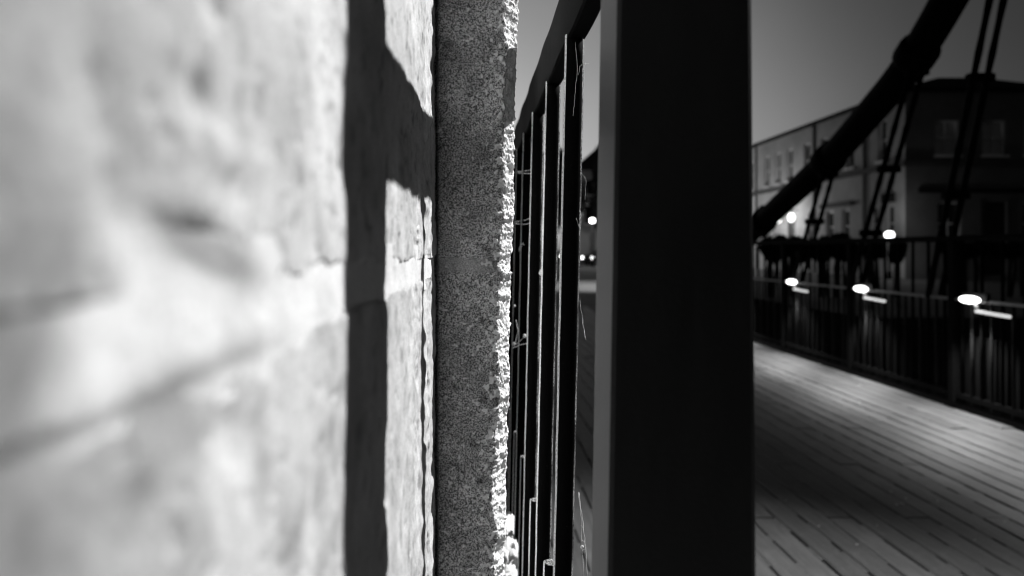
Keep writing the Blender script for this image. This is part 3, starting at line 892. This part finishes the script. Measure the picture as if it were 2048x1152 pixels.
# ================================================================== PLANTING
def leaves(b_, c, r, n_, s_, rng):
    for _ in range(n_):
        d = Vector((rng.gauss(0, 1), rng.gauss(0, 1), rng.gauss(0, 1))).normalized() * (rng.random() ** .35)
        p = Vector((c[0] + d.x * r[0], c[1] + d.y * r[1], c[2] + d.z * r[2]))
        u = Vector((rng.gauss(0, 1), rng.gauss(0, 1), rng.gauss(0, 1))).normalized(); v = u.orthogonal().normalized()
        q = s_ * rng.uniform(.6, 1.4)
        b_.poly([p - u * q, p + v * q * .5, p + u * q, p - v * q * .5])
def shrub(loc, w_, zlo, zhi, lab, seed, clumps=7, n_=420):
    rng = random.Random(seed)
    r0 = empty('shrub', loc, lab, 'shrub', 'clipped shrubs beyond the far railing')
    b_ = MB(); h_ = (zhi - zlo) / 2; zc = (zhi + zlo) / 2 - loc[2]
    for k in range(clumps):
        c = (rng.uniform(-.62, .62) * w_, rng.uniform(-.3, .3) * w_, zc + rng.uniform(-.42, .42) * h_)
        leaves(b_, c, (w_ * .5, w_ * .4, h_ * .62), n_, .075, rng)
    b_.build('crown', M['leaf'], r0)
    b_ = MB()
    for k in range(4):
        x = rng.uniform(-.5, .5) * w_
        b_.tube([(x, rng.uniform(-.1, .1), 0), (x * .9 + rng.uniform(-.05, .05), 0, zc * .6), (x * .7, 0, zc)], [.05, .04, .02], 6)
    b_.build('stem', M['bark'], r0)
shrub((7.50, 18, DZ), .36, -.32, .36, 'small dark shrub at the foot of the cable', 1)
shrub((8.05, 18.2, DZ), .42, -.34, .42, 'dark shrub with a raised round top left of the leftmost hanger rods', 2)
shrub((8.75, 18.2, DZ), .42, -.33, .36, 'flat topped dark shrub behind the leftmost hanger rods', 3)
shrub((9.15, 18.0, DZ), .42, -.35, .42, 'wide flat topped dark shrub left of the middle hanger rods', 4)
shrub((9.95, 18.0, DZ), .26, -.32, .30, 'narrow dark shrub right of the middle hanger rods', 5)
shrub((10.48, 18.0, DZ), .27, -.36, .30, 'narrow dark shrub under the low globe lamp', 6)
shrub((12.35, 18.0, DZ), .70, -.25, .24, 'broad dark shrub before the end wall left of its door', 7, 9)
shrub((13.6, 18.0, DZ), .70, -.22, .22, 'broad dark shrub before the end wall at the right edge', 8, 9)

def tree(loc, h_, w_, lab, seed):
    rng = random.Random(seed)
    r0 = empty('tree', loc, lab, 'tree', 'dark trees far behind the railing')
    b_ = MB(); b_.tube([(0, 0, 0), (.1, 0, h_ * .3), (0, .1, h_ * .75)], [.22, .17, .05], 8)
    for k in range(6):
        a = k * 1.05; z = h_ * rng.uniform(.3, .55)
        b_.tube([(.08, 0, z), (math.cos(a) * w_ * .6, math.sin(a) * w_ * .6, z + h_ * .22)], [.08, .02], 6)
    b_.build('trunk', M['bark'], r0)
    b_ = MB()
    for k in range(16):
        a = rng.uniform(0, 6.28); q = rng.random() ** .5 * .75; z = rng.uniform(.36, .86)
        f = 1 - abs(z - .55) * 1.2
        leaves(b_, (math.cos(a) * q * w_ * f, math.sin(a) * q * w_ * f, z * h_), (w_ * .34, w_ * .34, h_ * .13), 330, .17, rng)
    b_.build('crown', M['leaf'], r0)
tree((4.4, 52, DZ), 8.8, 2.0, 'dark tree far off behind the third and fourth tall bars', 11)
tree((6.3, 50, DZ), 9.0, 1.9, 'tallest dark tree showing between the two nearest tall bars', 12)
tree((10.6, 58.0, DZ), 11.0, 1.5, 'dark tree beside the gable between the nearest bar and the post', 13)

# far house closing the street
fb = empty('far_house', (8.6, 60, DZ), 'distant pale house with a dark gable roof seen in the gap beside the post', 'house')
TF = __import__('mathutils').Matrix.Translation(-Vector(fb.location))
def hp(o, p=None): o.parent = fb; o.matrix_parent_inverse = TF; return o
hw = [(9.3, 9.9, 2.2, 3.6), (10.4, 11.0, 2.2, 3.6), (9.3, 9.9, 4.6, 5.8), (12.2, 12.8, 2.2, 3.6), (11.8, 12.4, 4.6, 5.8)]
hp(holed_wall('x', 8.6, 17, DZ - .1, 6.7, hw, 60, 1, .2).build('wall', M['far_render']))
g = MB(); g.poly([(8.6, 60, DZ), (8.6, 70, DZ), (8.6, 70, 6.7), (8.6, 60, 6.7)][::-1]); g.poly([(8.6, 70, DZ), (17, 70, DZ), (17, 70, 6.7), (8.6, 70, 6.7)]); g.poly([(17, 60, DZ), (17, 70, DZ), (17, 70, 6.7), (17, 60, 6.7)])
hp(g.build('rear_wall', M['far_render']))
g = MB(); ridge = [(12.8, 59.6, 10.6), (12.8, 70.4, 10.6)]; L_ = [(8.2, 59.6, 6.6), (8.2, 70.4, 6.6)]; Rr = [(17.4, 59.6, 6.6), (17.4, 70.4, 6.6)]
g.poly([L_[0], ridge[0], ridge[1], L_[1]]); g.poly([ridge[0], Rr[0], Rr[1], ridge[1]]); g.poly([L_[0], Rr[0], ridge[0]]); g.poly([L_[1], ridge[1], Rr[1]]); g.poly([L_[0], L_[1], Rr[1], Rr[0]])
hp(g.build('roof', M['slate']))
for h_ in hw:
    g = MB(); g.box(h_[0], h_[1], 60.16, 60.19, h_[2], h_[3]); f = hp(g.build('window', M['glass']))
    g = MB(); g.box(h_[0] - .1, h_[1] + .1, 59.9, 60.1, h_[2] - .12, h_[2] - .003); q = g.build('sill', M['frame_paint']); q.parent = f

# parked car with its headlights on
car = empty('parked_car', (8.85, 56, DZ - .02), 'tiny dark car with both headlights on, far down the street', 'car')
car.rotation_euler = (0, 0, R(-58))
def loft(b_, secs):
    o = len(b_.v); k = len(secs[0])
    for s_ in secs: b_.v += s_
    for i in range(len(secs) - 1):
        for j in range(k):
            a = o + i * k + j; c = o + i * k + (j + 1) % k
            b_.f.append((a, c, c + k, a + k)); b_.sm.append(False)
    b_.f.append(tuple(o + k - 1 - j for j in range(k))); b_.sm.append(False)
    b_.f.append(tuple(o + (len(secs) - 1) * k + j for j in range(k))); b_.sm.append(False)
def csec(y, hw_, zb, zt): return [(-hw_, y, zb), (hw_, y, zb), (hw_ * 1.03, y, (zb + zt) / 2), (hw_ * .93, y, zt), (-hw_ * .93, y, zt), (-hw_ * 1.03, y, (zb + zt) / 2)]
g = MB(); loft(g, [csec(-.05, .75, .3, .62), csec(.15, .85, .22, .78), csec(1.1, .87, .2, .93), csec(3.2, .87, .2, .98), csec(4.0, .84, .25, .95), csec(4.15, .76, .35, .8)])
g.build('body', M['car_paint'], car)
g = MB(); loft(g, [csec(1.15, .78, .93, .96), csec(1.85, .68, .93, 1.42), csec(3.0, .68, .95, 1.45), csec(3.8, .72, .95, 1.0)]); g.build('cabin', M['glass'], car)
for (x, y) in ((-.78, .75), (.78, .75), (-.78, 3.3), (.78, 3.3)):
    g = MB(); g.tube([(x - .1, y, .31), (x + .1, y, .31)], .31, 16); wh = g.build('wheel', M['rubber'], car)
    g = MB(); g.tube([(x - .108, y, .31), (x + .108, y, .31)], .19, 12); g.build('rim', M['frame_paint'], wh)
for x in (-.59, .59):
    g = MB(); g.ball((x, -.03, .60), .15, .06, .12); g.build('headlight', M['far_glow'], car)
